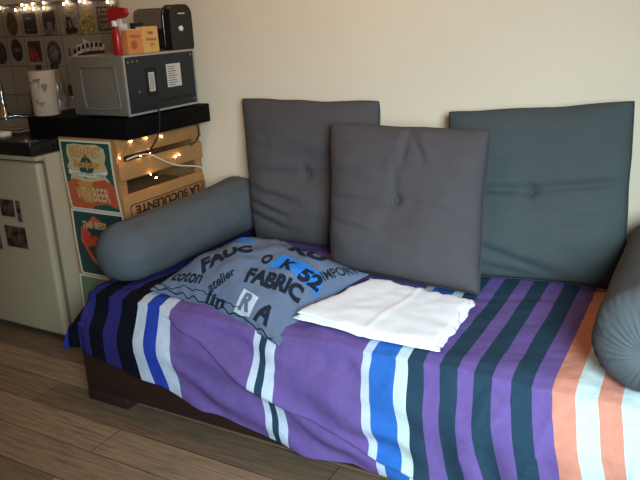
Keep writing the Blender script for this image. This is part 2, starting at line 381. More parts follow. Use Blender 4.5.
# ---------------------------------------------------------------- big square cushions
def cushion(name, label, TL, TR, BL, BR, T, material, seed, creases, group, back=.35, pw=3.4, button=True, sag=0.0):
    TL, TR, BL, BR = map(Vector, (TL, TR, BL, BR))
    cx = (TL + TR + BL + BR) / 4
    t = thing(name, label, 'cushion', ((BL + BR) / 2), group)
    nrm = (TR - TL).cross(TL - BL).normalized()
    if nrm.y > 0: nrm = -nrm
    wdt = (TR - TL).length; hgt = (TL - BL).length
    def prof(u, v): return max(0.0, (1 - abs(u) ** pw) * (1 - abs(v) ** pw)) ** .46
    def pos(u, v, side, ex=0):
        # slightly pinched outline, rounded corners
        k = 1 - .022 * (1 - v * v) * abs(u) ** 3; k2 = 1 - .022 * (1 - u * u) * abs(v) ** 3
        rc = 1 - .014 * (abs(u) * abs(v)) ** 10
        uu, vv = u * k * rc, v * k2 * rc
        vv += .020 * nz(u * 2.2, v * 2, seed, 1) * abs(v) ** 4; uu += .018 * nz(v * 2.3, u * 2, seed + 3, 1) * abs(u) ** 4
        a, b = (uu + 1) / 2, (vv + 1) / 2
        base = TL * (1 - a) * b + TR * a * b + BL * (1 - a) * (1 - b) + BR * a * (1 - b)
        pr = prof(u, v); d = T * pr
        if side > 0:
            d += (.012 * nz(u * 1.6, v * 1.6, seed, 1) + .014 * math.exp(-((v + .55) / .35) ** 2)) * pr + .006 * nz(u * 2.5 + v, v * 7, seed + 2, 1) * pr + .003 * nz(u * 5, v * 5, seed + 7, 1) * pr
            if button: d -= .020 * math.exp(-((u * u + v * v) / .006)) + .012 * math.exp(-((u * u + v * v) / .12))
            for (u0, v0, u1, v1, dep, wd) in creases:
                dx, dy = u1 - u0, v1 - v0; ll = dx * dx + dy * dy; q = ((u - u0) * dx + (v - v0) * dy) / ll; qc = min(1, max(0, q))
                dd = math.hypot(u - u0 - qc * dx, v - v0 - qc * dy) + .006 * nz(u * 9, v * 9, seed, 1)
                tap = math.sin(PI * min(1, max(0, qc * .9 + .05))) ** .6
                d -= dep * tap * math.exp(-(dd / wd) ** 2) * pr
                # raised lip beside the crease
                sd = ((u - u0) * -dy + (v - v0) * dx) / math.sqrt(ll)
                d += dep * .45 * tap * math.exp(-((sd - wd * 1.9) / (wd * 1.4)) ** 2 - (0 if 0 < q < 1 else 40 * (q - qc) ** 2)) * pr
        else: d *= -back
        return base + nrm * (d + ex)
    n = 90; vv = []; ff = []
    us = [math.sin((i / n - .5) * PI) * .35 + (i / n * 2 - 1) * .65 for i in range(n + 1)]
    for sd in (1, -1):
        o = len(vv)
        for v in us:
            for u in us: vv.append(pos(u, v, sd))
        for j in range(n):
            for i in range(n): ff.append((o + j * (n + 1) + i, o + j * (n + 1) + i + 1, o + (j + 1) * (n + 1) + i + 1, o + (j + 1) * (n + 1) + i))
    body = mesh('cushion_body', vv, ff, material, t, smooth=True, angle=180)
    bm = bmesh.new(); bm.from_mesh(body.data); bmesh.ops.remove_doubles(bm, verts=bm.verts, dist=.0002); bmesh.ops.recalc_face_normals(bm, faces=bm.faces); bm.to_mesh(body.data); bm.free()
    ed = [pos(math.copysign(1, 1) * u, -1, 1) for u in us] + [pos(1, v, 1) for v in us[1:]] + [pos(u, 1, 1) for u in us[::-1][1:]] + [pos(-1, v, 1) for v in us[::-1][1:]]
    MB().tube(ed, .0028, 6).build('piping', M['piping'], t, smooth=True)
    if button:
        c = pos(0, 0, 1); ax = nrm
        e1 = (TR - TL).normalized(); e2 = ax.cross(e1)
        vb = []; fb = []
        for k, (r, h) in enumerate([(.011, -.002), (.011, .001), (.008, .004), (.003, .0055)]):
            for i in range(14): q = 2 * PI * i / 14; vb.append(c + e1 * r * math.cos(q) + e2 * r * math.sin(q) + ax * h)
        for k in range(3):
            for i in range(14): fb.append((k * 14 + i, k * 14 + (i + 1) % 14, (k + 1) * 14 + (i + 1) % 14, (k + 1) * 14 + i))
        fb.append(tuple(42 + i for i in range(14)))
        mesh('button', vb, fb, M['button'], t, smooth=True)
    return t
G = 'large grey square back cushions on the daybed'
cushion('seat_cushion', 'grey square cushion against the wall beside the bolster at the crates',
        (-1.818, 2.525, 1.020), (-1.158, 2.515, 1.018), (-1.695, 2.375, .435), (-1.075, 2.375, .435), .074, M['grey'], 3,
        [(-.9, -.28, -.15, -.42, .016, .05), (-.95, -.62, -.35, -.80, .014, .05), (-.92, -.45, -.3, -.62, .014, .04), (-1, -.05, -.05, -.02, .008, .05)], G)
cushion('seat_cushion', 'grey square cushion standing in front at the middle of the daybed',
        (-1.285, 2.345, .957), (-.664, 2.335, .957), (-1.200, 2.150, .450), (-.618, 2.090, .450), .088, M['grey'], 12,
        [(.06, .45, .12, 1.0, .014, .05), (.0, .05, -.02, .6, .006, .05), (-.98, -.1, -.05, -.02, .009, .05), (-.98, -.35, -.3, -.45, .007, .04), (.1, 0, .98, -.12, .006, .04), (.12, .95, .35, .45, .010, .05)], G)
cushion('seat_cushion', 'dark grey-green square cushion against the wall, rightmost of the three',
        (-.872, 2.505, .987), (-.240, 2.505, 1.040), (-.800, 2.275, .437), (-.205, 2.350, .437), .074, M['grey_green'], 23,
        [(-1, .0, -.02, .02, .016, .05), (.02, .02, 1, .12, .016, .04), (-.9, -.55, .3, -.92, .014, .05), (-.7, -.85, .1, -.97, .010, .04), (.3, -.35, 1, -.2, .010, .06)], G)

# ---------------------------------------------------------------- bolsters
def bolster(label, ya, yb, x, z0, r, seed, xb=None, zb=None, cr=.085, grow=0.0):
    zb = z0 if zb is None else zb; z = z0
    xb = x if xb is None else xb
    t = thing('bolster', label, 'bolster', ((x + xb) / 2, (ya + yb) / 2, z - r), 'grey round bolsters at the two ends of the daybed')
    NA = 120; prof = []; PLK = .25 if seed == 4 else .6
    L = yb - ya
    for k in range(15):
        a = k / 14 * PI / 2; prof.append((r - cr + cr * math.sin(a) if k else .012, ya + cr * (1 - math.cos(a))))
    inner = [(.012, ya + .018), (.03, ya + .006)] if seed != 4 else [(.012, ya - .001)]
    prof = inner + [p for p in prof[1:]]
    mid = [(r, ya + cr + (L - 2 * cr) * k / 40) for k in range(1, 40)]
    prof2 = [(a, yb - (y - ya)) for a, y in prof][::-1]
    prof = prof + mid + prof2
    vv = []; ff = []
    for (rr, y) in prof:
        cap = 1 - sstep(.3, 1.0, rr / r)
        q = min(1, max(0, (y - ya) / L)); cxx = x + (xb - x) * q; z = z0 + (zb - z0) * q ** 3; gr = 1 + grow * q ** 3
        edge = math.exp(-((min(y - ya, yb - y) - .05) / .035) ** 2)
        for i in range(NA):
            a = 2 * PI * i / NA
            pl = math.sin(a * 34 + 2 * nz(a * 2, 0, seed, 1))
            rad = rr * gr + .0035 * PLK * pl * edge + .006 * nz(math.cos(a) * 1.3, y * 3.5, math.sin(a) * 1.3 + seed, 1) * min(1, rr / r * 1.2) + .0035 * nz(math.cos(a) * 3, y * 9, math.sin(a) * 3 + seed, 1) * (rr > .06)
            dy = .004 * PLK * pl * (1 if y < (ya + yb) / 2 else -1) * sstep(.02, .06, rr) * (1 - sstep(r * .8, r, rr))
            zz = z + rad * math.sin(a)
            zz = max(zz, .4375)
            vv.append((cxx + rad * math.cos(a), y + dy, zz))
    for j in range(len(prof) - 1):
        for i in range(NA): ff.append((j * NA + i, j * NA + (i + 1) % NA, (j + 1) * NA + (i + 1) % NA, (j + 1) * NA + i))
    ff.append(tuple(range(NA))); ff.append(tuple((len(prof) - 1) * NA + i for i in range(NA)))
    bb = mesh('bolster_body', vv, ff, M['grey_bolster'], t, smooth=True, angle=180)
    for yy, s in ((ya + .012, -1), (yb - .012, 1)):
        if seed == 4: break
        cxx = x if s < 0 else xb; z = z0 if s < 0 else zb
        MB().lathe((cxx, yy, z), [(.014, 0), (.014, .004 * s), (.010, .009 * s), (.003, .011 * s)], 16, 'Y').build('end_button', M['button'], t, smooth=True)
    return t
bolster('round grey bolster lying along the daybed end beside the wooden crate', 1.705, 2.580, -1.897, .528, .119, 4, xb=-1.845, zb=.556, cr=.112, grow=.14)
bolster('blue-grey bolster on the salmon stripes, cut off by the right photo edge', 1.640, 2.50, -.080, .556, .140, 9, xb=-.080, cr=.108)

# ---------------------------------------------------------------- printed pillow
PA, PB, PC, PD = Vector((-1.69, 1.700, .447)), Vector((-1.690, 2.250, .455)), Vector((-1.020, 2.10, .462)), Vector((-1.095, 1.61, .39))
PT = .128
def pil_raw(u, v):
    # u: A->D / B->C, v: A->B / D->C
    a, b = u, v
    base = PA * (1 - a) * (1 - b) + PD * a * (1 - b) + PB * (1 - a) * b + PC * a * b
    U, W = 2 * u - 1, 2 * v - 1
    base.x += .03 * (1 - W * W) * (-U) * abs(U) ; base.y += .03 * (1 - U * U) * (-W) * abs(W)
    return base, U, W
def pil_top(u, v, off=0.0):
    base, U, W = pil_raw(u, v)
    q = max(0.0, (1 - abs(U) ** 2.6) * (1 - abs(W) ** 2.6))
    h = PT * q ** .75
    wr = .007 * nz(u * 9 - v * 5, v * 3, 9, 1) + .012 * nz(u * 6 + v * 2, v * 4, 2, 1) + .005 * nz(u * 14, v * 12, 5, 1) + .007 * math.sin((v * 16 + u * 9) + 4 * nz(u * 2, v * 2, 7, 1)) * (1 - sstep(.0, .35, v)) 
    h += wr * (.35 + .65 * min(1, q * 2)) * .9
    edge = .006 * math.sin(u * 60) * (1 - sstep(0, .06, v)) + .006 * math.sin(v * 50) * (1 - sstep(0, .06, u))
    return base + Vector((0, 0, max(.004, h + edge * .8 + .004) + off))
def pil_bot(u, v):
    base, U, W = pil_raw(u, v); q = max(0.0, (1 - abs(U) ** 3) * (1 - abs(W) ** 3))
    return base + Vector((0, 0, .001 - .008 * q))
t = thing('printed_pillow', 'blue-grey pillow printed with dark letters and a bright blue patch lying on the striped cover', 'pillow', (-1.37, 1.93, .44))
n = 110
v1, f1 = grid(n, n, lambda a, b: pil_top(a, b)); v2, f2 = grid(n, n, pil_bot); o = len(v1)
bd = [(i, 0) for i in range(n)] + [(n, j) for j in range(n)] + [(i, n) for i in range(n, 0, -1)] + [(0, j) for j in range(n, 0, -1)]
ix = [j * (n + 1) + i for i, j in bd]
side = [(ix[k], ix[(k + 1) % len(ix)], o + ix[(k + 1) % len(ix)], o + ix[k]) for k in range(len(ix))]
mesh('pillow_body', v1 + v2, f1 + [tuple(q + o for q in f[::-1]) for f in f2] + side, M['pillow'], t, smooth=True, angle=180)
def ptxt(body, P0, P1, PU, material, name='lettering', sub=.06, bold=0.06, off=.0018):
    P0, P1, PU = Vector(P0), Vector(P1), Vector(PU)
    def fn(a, b):
        q = P0 + (P1 - P0) * a + (PU - P0) * b
        q.x = min(.995, max(.005, q.x)); q.y = min(.995, max(.005, q.y)); return pil_top(q.x, q.y, off)
    return text_obj(name, body, fn, material, t, sub=sub, bold=bold)
def ppatch(corners, material, name, off=.0010):
    c = [Vector(p) for p in corners]
    def fn(a, b):
        q = c[0] * (1 - a) * (1 - b) + c[1] * a * (1 - b) + c[2] * a * b + c[3] * (1 - a) * b; return pil_top(q.x, q.y, off)
    v, f = grid(24, 24, fn); return mesh(name, v, f, material, t, smooth=True, angle=180)
ptxt('FABRIC', (.631, .169), (.956, .319), (.600, .306), M['pillow_dark'])
ppatch([(.662, .400), (.981, .505), (.925, .665), (.668, .560)], M['pillow_blue'], 'blue_patch')
ptxt('O', (.600, .395), (.660, .405), (.575, .520), M['pillow_dark'])
ptxt('K', (.735, .420), (.815, .445), (.715, .545), M['pillow_dark'])
ptxt('52', (.860, .440), (.965, .520), (.835, .580), M['pillow_dark'])
ptxt('KU', (.650, .640), (.850, .740), (.620, .800), M['pillow_dark'])
ptxt('IMPORT', (.945, .640), (.975, .960), (.890, .650), M['pillow_dark'], bold=.02)
ptxt('FAUC', (.320, .140), (.520, .450), (.235, .240), M['pillow_dark'])
ppatch([(.30, .52), (.42, .60), (.36, .68), (.25, .60)], M['pillow_blue'], 'blue_patch')
ppatch([(.640, .018), (.760, .022), (.775, .130), (.655, .140)], M['pillow_white'], 'white_patch')
ptxt('R', (.662, .030), (.745, .034), (.680, .125), M['pillow'], bold=.05, off=.003)
ptxt('A', (.785, .025), (.885, .035), (.800, .150), M['pillow_dark'], bold=.05)
ptxt('atelier', (.440, .045), (.560, .190), (.395, .085), M['pillow_dark'], bold=.03)
ptxt('Nord', (.10, .32), (.23, .52), (.04, .38), M['pillow_dark'])
ptxt('coton', (.10, .07), (.34, .075), (.10, .15), M['pillow_dark'], bold=.03)
ptxt('lin', (.42, .010), (.56, .012), (.43, .060), M['pillow_dark'], bold=.03)
ptxt('TEX', (.38, .72), (.52, .80), (.34, .84), M['pillow_dark'])
# black trim seam along the front edge
MB().tube([pil_top(k / 90, .012 + .010 * nz(k * .15, 3) + .003 * math.sin(k * .9), .001) for k in range(1, 86)], .0022, 6).build('seam_trim', M['pillow_trim'], t, smooth=True)
MB().tube([pil_top(k / 90, .040 + .020 * nz(k * .12, 8) + .003 * math.sin(k * 1.3), .001) for k in range(1, 62)], .0016, 6).build('seam_trim', M['pillow_trim'], t, smooth=True)

# ---------------------------------------------------------------- folded white sheet
t = thing('folded_sheet', 'folded bright white sheet lying on the striped cover in front of the middle cushion', 'sheet', (-.83, 1.86, .43))
SA, SB, SC, SD = Vector((-1.10, 1.70, 0)), Vector((-1.00, 2.085, 0)), Vector((-.618, 2.035, 0)), Vector((-.600, 1.672, 0))
def layer(z0, th, dx, dy, seed, shrink):
    vv = []; ff = []; n = 50
    def P(a, b, s):
        a_, b_ = .5 + (a - .5) * shrink, .5 + (b - .5) * shrink
        p = SA * (1 - a_) * (1 - b_) + SD * a_ * (1 - b_) + SC * a_ * b_ + SB * (1 - a_) * b_
        U, W = abs(2 * a - 1), abs(2 * b - 1)
        p.x += dx + .012 * nz(b * 4, seed, 0, 1) * U ** 3 + (.012 * nz(b * 9, seed, 4, 1)) * U ** 6; p.y += dy + .014 * nz(a * 5, seed, 3, 1) * W ** 3 + (.016 * nz(a * 13, seed, 5, 1) if b > .5 else 0) * W ** 6
        e = (max(0, 1 - U ** 14) * max(0, 1 - W ** 14)) ** .5
        zz = .0045 * nz(a * 3, b * 3, seed, 1) + .0025 * nz(a * 8, b * 8, seed, 1) + .003 * math.exp(-((a - .52 - .05 * nz(b * 2, 1, 1, 1)) / .02) ** 2)
        p.z = z0 + zz + (th * .5 * e if s > 0 else -th * .5 * e); return p
    for s in (1, -1):
        o = len(vv)
        for j in range(n + 1):
            for i in range(n + 1): vv.append(P(i / n, j / n, s))
        for j in range(n):
            for i in range(n): ff.append((o + j * (n + 1) + i, o + j * (n + 1) + i + 1, o + (j + 1) * (n + 1) + i + 1, o + (j + 1) * (n + 1) + i))
    m_ = mesh('sheet_layer', vv, ff, M['white_sheet'], t, smooth=True, angle=180)
    bm = bmesh.new(); bm.from_mesh(m_.data); bmesh.ops.remove_doubles(bm, verts=bm.verts, dist=.0003); bmesh.ops.recalc_face_normals(bm, faces=bm.faces); bm.to_mesh(m_.data); bm.free()
layer(.4425, .010, 0, 0, 1.0, 1.0); layer(.4515, .010, .004, .006, 5.0, .985); layer(.4605, .010, -.002, .002, 9.0, .97)

# ---------------------------------------------------------------- fridge + worktop
t = thing('fridge', 'small off-white fridge with dark photos on its door under the black worktop', 'fridge', (-2.73, 2.2, 0))
MB().box(-3.03, -2.452, 1.956, 2.50, .02, .842).build('body', M['fridge'], t, bevel=.008)
MB().box(-3.035, -2.447, 1.947, 1.957, .03, .815).build('door_seal', M['fridge_seal'], t)
MB().box(-3.04, -2.443, 1.905, 1.948, .025, .815).build('door', M['fridge'], t, bevel=.018, seg=4)
MB().box(-3.04, -2.443, 1.908, 1.957, .822, .842).build('top_strip', M['fridge'], t, bevel=.004)
for x in (-3.0, -2.5):
    MB().lathe((x, 2.0, 0), [(.018, 0), (.018, .022)], 14).build('foot', M['slot'], t)
t = thing('worktop', 'glossy black worktop covering the top of the small off-white fridge', 'worktop', (-3.1, 2.24, .844))
MB().box(-3.70, -2.448, 1.893, 2.585, .845, .903).build('slab', M['black_gloss'], t, bevel=.008, seg=3)
# base cabinet left of the fridge (mostly outside the frame)
t = thing('base_cabinet', 'off-white base cabinet left of the fridge at the photo edge', 'cabinet', (-3.4, 2.2, 0))
MB().box(-3.70, -3.06, 1.94, 2.55, 0, .844).build('body', M['fridge'], t)
MB().box(-3.69, -3.07, 1.92, 1.94, .05, .83).build('door', M['fridge'], t, bevel=.004)

def photo(label, c, skew=0):
    (x0, z0), (x1, z1) = c
    o = MB().prism([(x0, 1.9045, z0), (x1, 1.9045, z0 + skew), (x1, 1.9045, z1 + skew), (x0, 1.9045, z1)], (0, -.0012, 0))
    t = thing('photo_print', label, 'photo', ((x0 + x1) / 2, 1.9045, z0), 'dark photo prints on the fridge door')
    pp = o.build('paper', M['photo_edge'], t)
    d = .003
    MB().prism([(x0 + d, 1.9033, z0 + d), (x1 - d, 1.9033, z0 + d + skew), (x1 - d, 1.9033, z1 - d + skew), (x0 + d, 1.9033, z1 - d)], (0, -.0006, 0)).build('image', random.choice([M['photo_a'], M['photo_b']]), pp)
photo('dark photo print on the fridge door, upper one cut by the photo edge', ((-2.727, .563), (-2.630, .646)))
photo('narrow dark photo strip on the fridge door beside the upper photo', ((-2.621, .546), (-2.588, .645)))
photo('dark photo print on the fridge door, lowest and nearly square', ((-2.725, .422), (-2.582, .525)))
photo('dark photo print on the fridge door at the very left photo edge', ((-2.83, .40), (-2.760, .50)))

# ---------------------------------------------------------------- black board on the crates
t = thing('shelf_board', 'thick matt black board lying across the crates and the worktop', 'board', (-2.34, 2.31, .905))
MB().box(-2.632, -2.050, 2.048, 2.585, .9045, .985).build('slab', M['black_top'], t, bevel=.003)

# ---------------------------------------------------------------- wooden crates
XR = -2.108
def crate(label, z0, z1, slats, lettered):
    t = thing('wooden_crate', label, 'crate', ((-2.26), 2.29, z0), 'pine crates stacked under the black board')
    for x in (-2.435, XR - .030):
        for y in (2.050, 2.535):
            MB().box(x, x + .018, y, y + .03, z0, z1).build('corner_post', M['crate'], t)
    for (a, b) in slats:
        MB().box(XR - .012, XR, 2.038, 2.575, a, b).build('slat', M['crate'], t, bevel=.0015)
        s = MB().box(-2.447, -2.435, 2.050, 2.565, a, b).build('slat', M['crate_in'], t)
    MB().box(-2.447, XR - .0125, 2.040, 2.0495, z0, z1).build('end_panel', M['crate'], t)
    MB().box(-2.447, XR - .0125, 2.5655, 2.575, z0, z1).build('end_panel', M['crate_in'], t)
    for k in range(4):
        y = 2.07 + k * .122
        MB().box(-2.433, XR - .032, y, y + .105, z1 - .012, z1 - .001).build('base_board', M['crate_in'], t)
    return t
up = crate('pine slatted crate directly under the black board, with dark stamped upside-down lettering', .475, .9045, [(.833, .9045), (.733, .808), (.565, .672), (.475, .535)], True)
# stamped lettering, upside down
text_flat('lettering', 'LA SUCULENTE', (XR + .0008, 2.525, .615), (0, -.425, 0), (0, 0, -.037), M['ink'], up, bold=.04)
MB().tube(spline([(XR + .001, 2.535, .582), (XR + .001, 2.550, .598), (XR + .001, 2.548, .618), (XR + .001, 2.530, .624), (XR + .001, 2.30, .6235), (XR + .001, 2.10, .6235), (XR + .001, 2.076, .618), (XR + .001, 2.070, .600), (XR + .001, 2.078, .575)], 8), .0020, 6).build('lettering_border', M['ink'], up, smooth=True)
low = crate('lower pine slatted crate standing on the floor behind the daybed end', .0, .474, [(.39, .465), (.27, .345), (.14, .22), (.0, .09)], False)
# a loose plank resting inside the upper crate
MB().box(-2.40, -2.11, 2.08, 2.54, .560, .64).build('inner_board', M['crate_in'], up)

# ---------------------------------------------------------------- posters on the crate ends
def pc(name, c, rough=.55): return mat(name, c, rough, var=.08, scale=40)
PM = dict(green=pc('poster_green', (30, 78, 64)), teal=pc('poster_teal', (22, 60, 58)), cream=pc('poster_cream', (198, 174, 128)), gold=pc('poster_gold', (196, 138, 56)), orange=pc('poster_orange', (188, 84, 50)),
          red=pc('poster_red', (200, 62, 36)), paper=pc('poster_paper', (214, 206, 184)), sage=pc('poster_sage', (104, 124, 92)), dark=pc('poster_dark_red', (140, 42, 28)), sand=pc('poster_sand', (214, 150, 92)))
def bend(z, ztop): return 2.0355 - .004 * math.sin(max(0, ztop - z) * 9)
class Poster:
    def __init__(s, label, x0, x1, z0, z1, lean=0.0, ground=None):
        s.x0, s.x1, s.z0, s.z1, s.lean = x0, x1, z0, z1, lean
        s.t = thing('poster', label, 'poster', ((x0 + x1) / 2, 2.036, z0), 'posters pinned to the ends of the crates')
        s.root = s.t; s.t = s.sheet([(0, 0), (1, 0), (1, 1), (0, 1)], PM['paper'], 'paper', 0)
        s.sheet([(.035, .03), (.965, .03), (.965, .97), (.035, .97)], ground, 'printed_ground', 1)
    def P(s, a, b, k=0):
        z = s.z0 + (s.z1 - s.z0) * b; return Vector((s.x0 + (s.x1 - s.x0) * a + s.lean * (1 - b) ** 2, bend(z, s.z1) - .0006 * k, z))
    def sheet(s, c, m_, name, k):
        c = [Vector(q) for q in c]
        v, f = grid(4, 16, lambda a, b: s.P(*(c[0] * (1 - a) * (1 - b) + c[1] * a * (1 - b) + c[2] * a * b + c[3] * (1 - a) * b), k))
        return mesh(name, v, f, m_, s.t)
    def poly(s, pts, m_, name, k):
        return mesh(name, [s.P(a, b, k) for a, b in pts], [tuple(range(len(pts)))], m_, s.t)
    def text(s, body, a0, a1, b0, b1, m_, k=4, bold=.01, rise=0.0):
        return text_obj('lettering', body, lambda a, b: s.P(a0 + (a1 - a0) * a, b0 + (b1 - b0) * b + rise * a, k), m_, s.t, sub=.15, bold=bold)
p = Poster('green and orange poster with cream lettering pinned right under the black board', -2.438, -2.137, .594, .897, .018, PM['green'])
blob = [(.15, .93), (.28, .95), (.5, .94), (.72, .95), (.86, .90), (.88, .78), (.84, .70), (.88, .60), (.82, .52), (.9, .44), (.6, .38), (.4, .36), (.12, .44), (.17, .54), (.10, .62), (.16, .70), (.12, .82)]
p.poly(blob, PM['cream'], 'cream_shape', 2)
p.poly([(.035, .03), (.965, .03), (.965, .40), (.8, .47), (.6, .44), (.45, .40), (.2, .46), (.035, .38)], PM['orange'], 'orange_field', 3)
p.poly([(.45, .03), (.965, .03), (.965, .07), (.75, .12), (.5, .08)], PM['green'], 'green_corner', 4)
p.poly([(.25, .42), (.55, .42), (.5, .12), (.32, .12)], PM['gold'], 'glass_shape', 4)
p.text('BREAKFAST', .2, .8, .76, .92, PM['gold'], 5, .02)
p.text('Bonjour', .25, .76, .585, .73, PM['gold'], 5, .05)
p.poly([(.12, .52), (.3, .50), (.5, .485), (.7, .50), (.88, .55), (.88, .60), (.7, .56), (.5, .545), (.3, .56), (.12, .58)], PM['paper'], 'ribbon', 5)
p.text('starts your day', .2, .8, .505, .555, PM['green'], 7, .0)
p.text('WITH', .20, .46, .15, .34, PM['cream'], 6, .01)
p.text('BEER', .52, .84, .15, .34, PM['cream'], 6, .02)
p = Poster('dark teal poster with an orange patch and red script on the crates', -2.430, -2.118, .290, .592, .008, PM['teal'])
p.poly([(.12, .55), (.16, .74), (.30, .82), (.42, .93), (.56, .86), (.74, .76), (.72, .60), (.80, .45), (.72, .30), (.9, .10), (.55, .06), (.42, .14), (.28, .25), (.2, .40)], PM['orange'], 'orange_shape', 2)
p.text('THE BEST', .2, .66, .74, .84, PM['cream'], 4, .02)
p.text('Beer', .18, .78, .45, .70, PM['red'], 4, .06)
p.text('IN TOWN', .3, .66, .30, .40, PM['dark'], 4, .02)
p = Poster('sage green poster lowest on the crates, mostly hidden behind the daybed cover', -2.444, -2.143, .0 + .01, .286, 0, PM['sage'])
p.poly([(.40, .62), (.62, .62), (.58, .9), (.44, .9)], PM['cream'], 'cream_shape', 2)
p.text('Ale', .44, .58, .68, .84, PM['teal'], 4, .04)

# ---------------------------------------------------------------- microwave (its back faces the sofa)
t = thing('microwave', 'grey microwave oven on the black board with its dark rear panel facing the sofa', 'microwave', (-2.21, 2.29, .985))
mx0, mx1, my0, my1, mz0, mz1 = -2.362, -2.058, 2.078, 2.515, .995, 1.232
MB().box(mx0, mx1, my0, my1, mz0, mz1).build('body', M['mw'], t, bevel=.006)
rim = MB()
rim.box(mx1 - .002, mx1 + .006, my0, my1, mz0, mz0 + .008).box(mx1 - .002, mx1 + .006, my0, my1, mz1 - .008, mz1).box(mx1 - .002, mx1 + .006, my0, my0 + .008, mz0 + .008, mz1 - .008).box(mx1 - .002, mx1 + .006, my1 - .008, my1, mz0 + .008, mz1 - .008)
rim.build('rear_rim', M['mw_rim'], t)
MB().box(mx1 - .001, mx1 + .002, my0 + .008, my1 - .008, mz0 + .008, mz1 - .008).build('rear_panel', M['mw_back'], t)
# embossed frame on the side panel
ea = spline([(x, my0 - .0005, z) for x, z in [(-2.285, 1.19), (-2.12, 1.19), (-2.105, 1.18), (-2.098, 1.10), (-2.096, 1.035), (-2.108, 1.024), (-2.19, 1.022), (-2.276, 1.024), (-2.288, 1.034), (-2.294, 1.10), (-2.294, 1.18), (-2.285, 1.19)]], 5)
MB().tube(ea, .0045, 8).build('embossed_rim', M['mw'], t, smooth=True)
xb = mx1 + .0025
LB = MB().box(xb, xb + .001, 2.325, 2.415, 1.085, 1.180).build('label', M['label'], t); LB['label'] = 'white rating label'
lb = MB()
for k in range(9): lb.box(xb + .001, xb + .0013, 2.333, 2.333 + .07 * (.6 + .4 * random.random()), 1.092 + k * .0093, 1.0955 + k * .0093)
lb.build('label_print', M['label_ink'], LB)
MB().box(xb, xb + .0008, 2.196, 2.262, 1.058, 1.178).build('recess', M['slot'], t)
LB = MB().box(xb + .001, xb + .002, 2.212, 2.246, 1.080, 1.156).build('label', M['label'], t); LB['label'] = 'narrow white barcode label'
lb = MB()
for k in range(11): lb.box(xb + .002, xb + .0023, 2.216, 2.240, 1.086 + k * .006, 1.0885 + k * .006)
lb.build('label_print', M['label_ink'], LB)
for (y, z) in [(2.105, 1.204), (2.13, 1.205), (2.155, 1.206), (2.15, 1.085), (2.49, 1.21), (2.49, 1.02)]:
    MB().lathe((xb, y, z), [(.0045, 0), (.0045, .002), (.002, .003)], 12, 'X').build('screw', M['steel'], t)
sl = MB()
for k in range(9): sl.box(xb, xb + .0008, 2.29 + k * .022, 2.30 + k * .022, 1.03, 1.045)
sl.build('vents', M['slot'], t)
for x in (mx0 + .03, mx1 - .03):
    for y in (my0 + .04, my1 - .04): MB().lathe((x, y, .985), [(.012, 0), (.012, .011)], 12).build('foot', M['slot'], t)
MB().tube(spline([(xb, 2.232, 1.02), (xb + .014, 2.232, 1.01), (xb + .018, 2.232, .99), (-2.043, 2.230, .93), (-2.060, 2.222, .88), (-2.090, 2.215, .84), (-2.100, 2.208, .815)], 8), .0035, 8).build('power_cord', M['cable_black'], t, smooth=True)

# ---------------------------------------------------------------- toaster on the microwave
t = thing('toaster', 'black and steel toaster standing on the back of the microwave', 'toaster', (-2.21, 2.47, 1.232))
def rbox_x(x0, x1, y0, y1, z0, z1, r, n=8):   # rounded-section body running along X
    pts = []
    for (cy, cz, a0, rr) in [(y1 - r, z1 - r, 0, r), (y0 + r, z1 - r, 90, r), (y0 + .012, z0 + .012, 180, .012), (y1 - .012, z0 + .012, 270, .012)]:
        for k in range(n + 1): a = math.radians(a0 + 90 * k / n); pts.append((x0, cy + rr * math.cos(a), cz + rr * math.sin(a)))
    return MB().prism(pts, (x1 - x0, 0, 0))
rbox_x(-2.300, -2.128, 2.430, 2.548, 1.238, 1.404, .03).build('shell', M['black_gloss'], t, bevel=.002)
rbox_x(-2.302, -2.130, 2.427, 2.50, 1.318, 1.4075, .03).build('steel_jacket', M['steel'], t)
rbox_x(-2.132, -2.085, 2.425, 2.552, 1.236, 1.410, .035).build('end_cap', M['black_gloss'], t, bevel=.010, seg=4)
MB().box(-2.29, -2.16, 2.445, 2.465, 1.402, 1.4085).build('slot', M['slot'], t)
MB().box(-2.29, -2.16, 2.490, 2.515, 1.402, 1.4085).build('slot', M['slot'], t)
MB().lathe((-2.0855, 2.478, 1.320), [(.0115, 0), (.0115, .008), (.008, .011), (.002, .012)], 20, 'X').build('knob', M['white_plastic'], t, smooth=True)
MB().box(-2.0855, -2.0845, 2.470, 2.515, 1.380, 1.385).build('badge', M['label'], t)
for x in (-2.28, -2.12):
    for y in (2.44, 2.53): MB().lathe((x, y, 1.232), [(.009, 0), (.009, .007)], 10).build('foot', M['slot'], t)

# ---------------------------------------------------------------- tea carton
t = thing('tea_box', 'small orange and yellow carton standing on the microwave front edge', 'box', (-2.08, 2.21, 1.233))
MB().box(-2.096, -2.066, 2.130, 2.216, 1.2335, 1.325).build('carton', M['tea_o'], t)
MB().box(-2.0958, -2.0662, 2.2162, 2.310, 1.2335, 1.336).build('carton_half', M['tea_y'], t)
MB().box(-2.094, -2.068, 2.135, 2.305, 1.326, 1.3285).build('flap', M['label'], t)
text_flat('lettering', 'Herbal', (-2.0653, 2.145, 1.295), (0, .055, 0), (0, 0, .014), M['tea_ink'], t, bold=.03)
MB().lathe((-2.0659, 2.165, 1.268), [(.018, 0), (.018, .0006)], 18, 'X').build('round_mark', M['tea_ink'], t)
text_flat('lettering', 'tea', (-2.0653, 2.245, 1.305), (0, .035, 0), (0, 0, .014), M['tea_ink'], t, bold=.03)
text_flat('lettering', 'Infusion', (-2.0653, 2.235, 1.28), (0, .062, 0), (0, 0, .014), M['tea_ink'], t, bold=.03)
text_flat('lettering', '20', (-2.0653, 2.255, 1.26), (0, .025, 0), (0, 0, .012), M['tea_ink'], t, bold=.03)

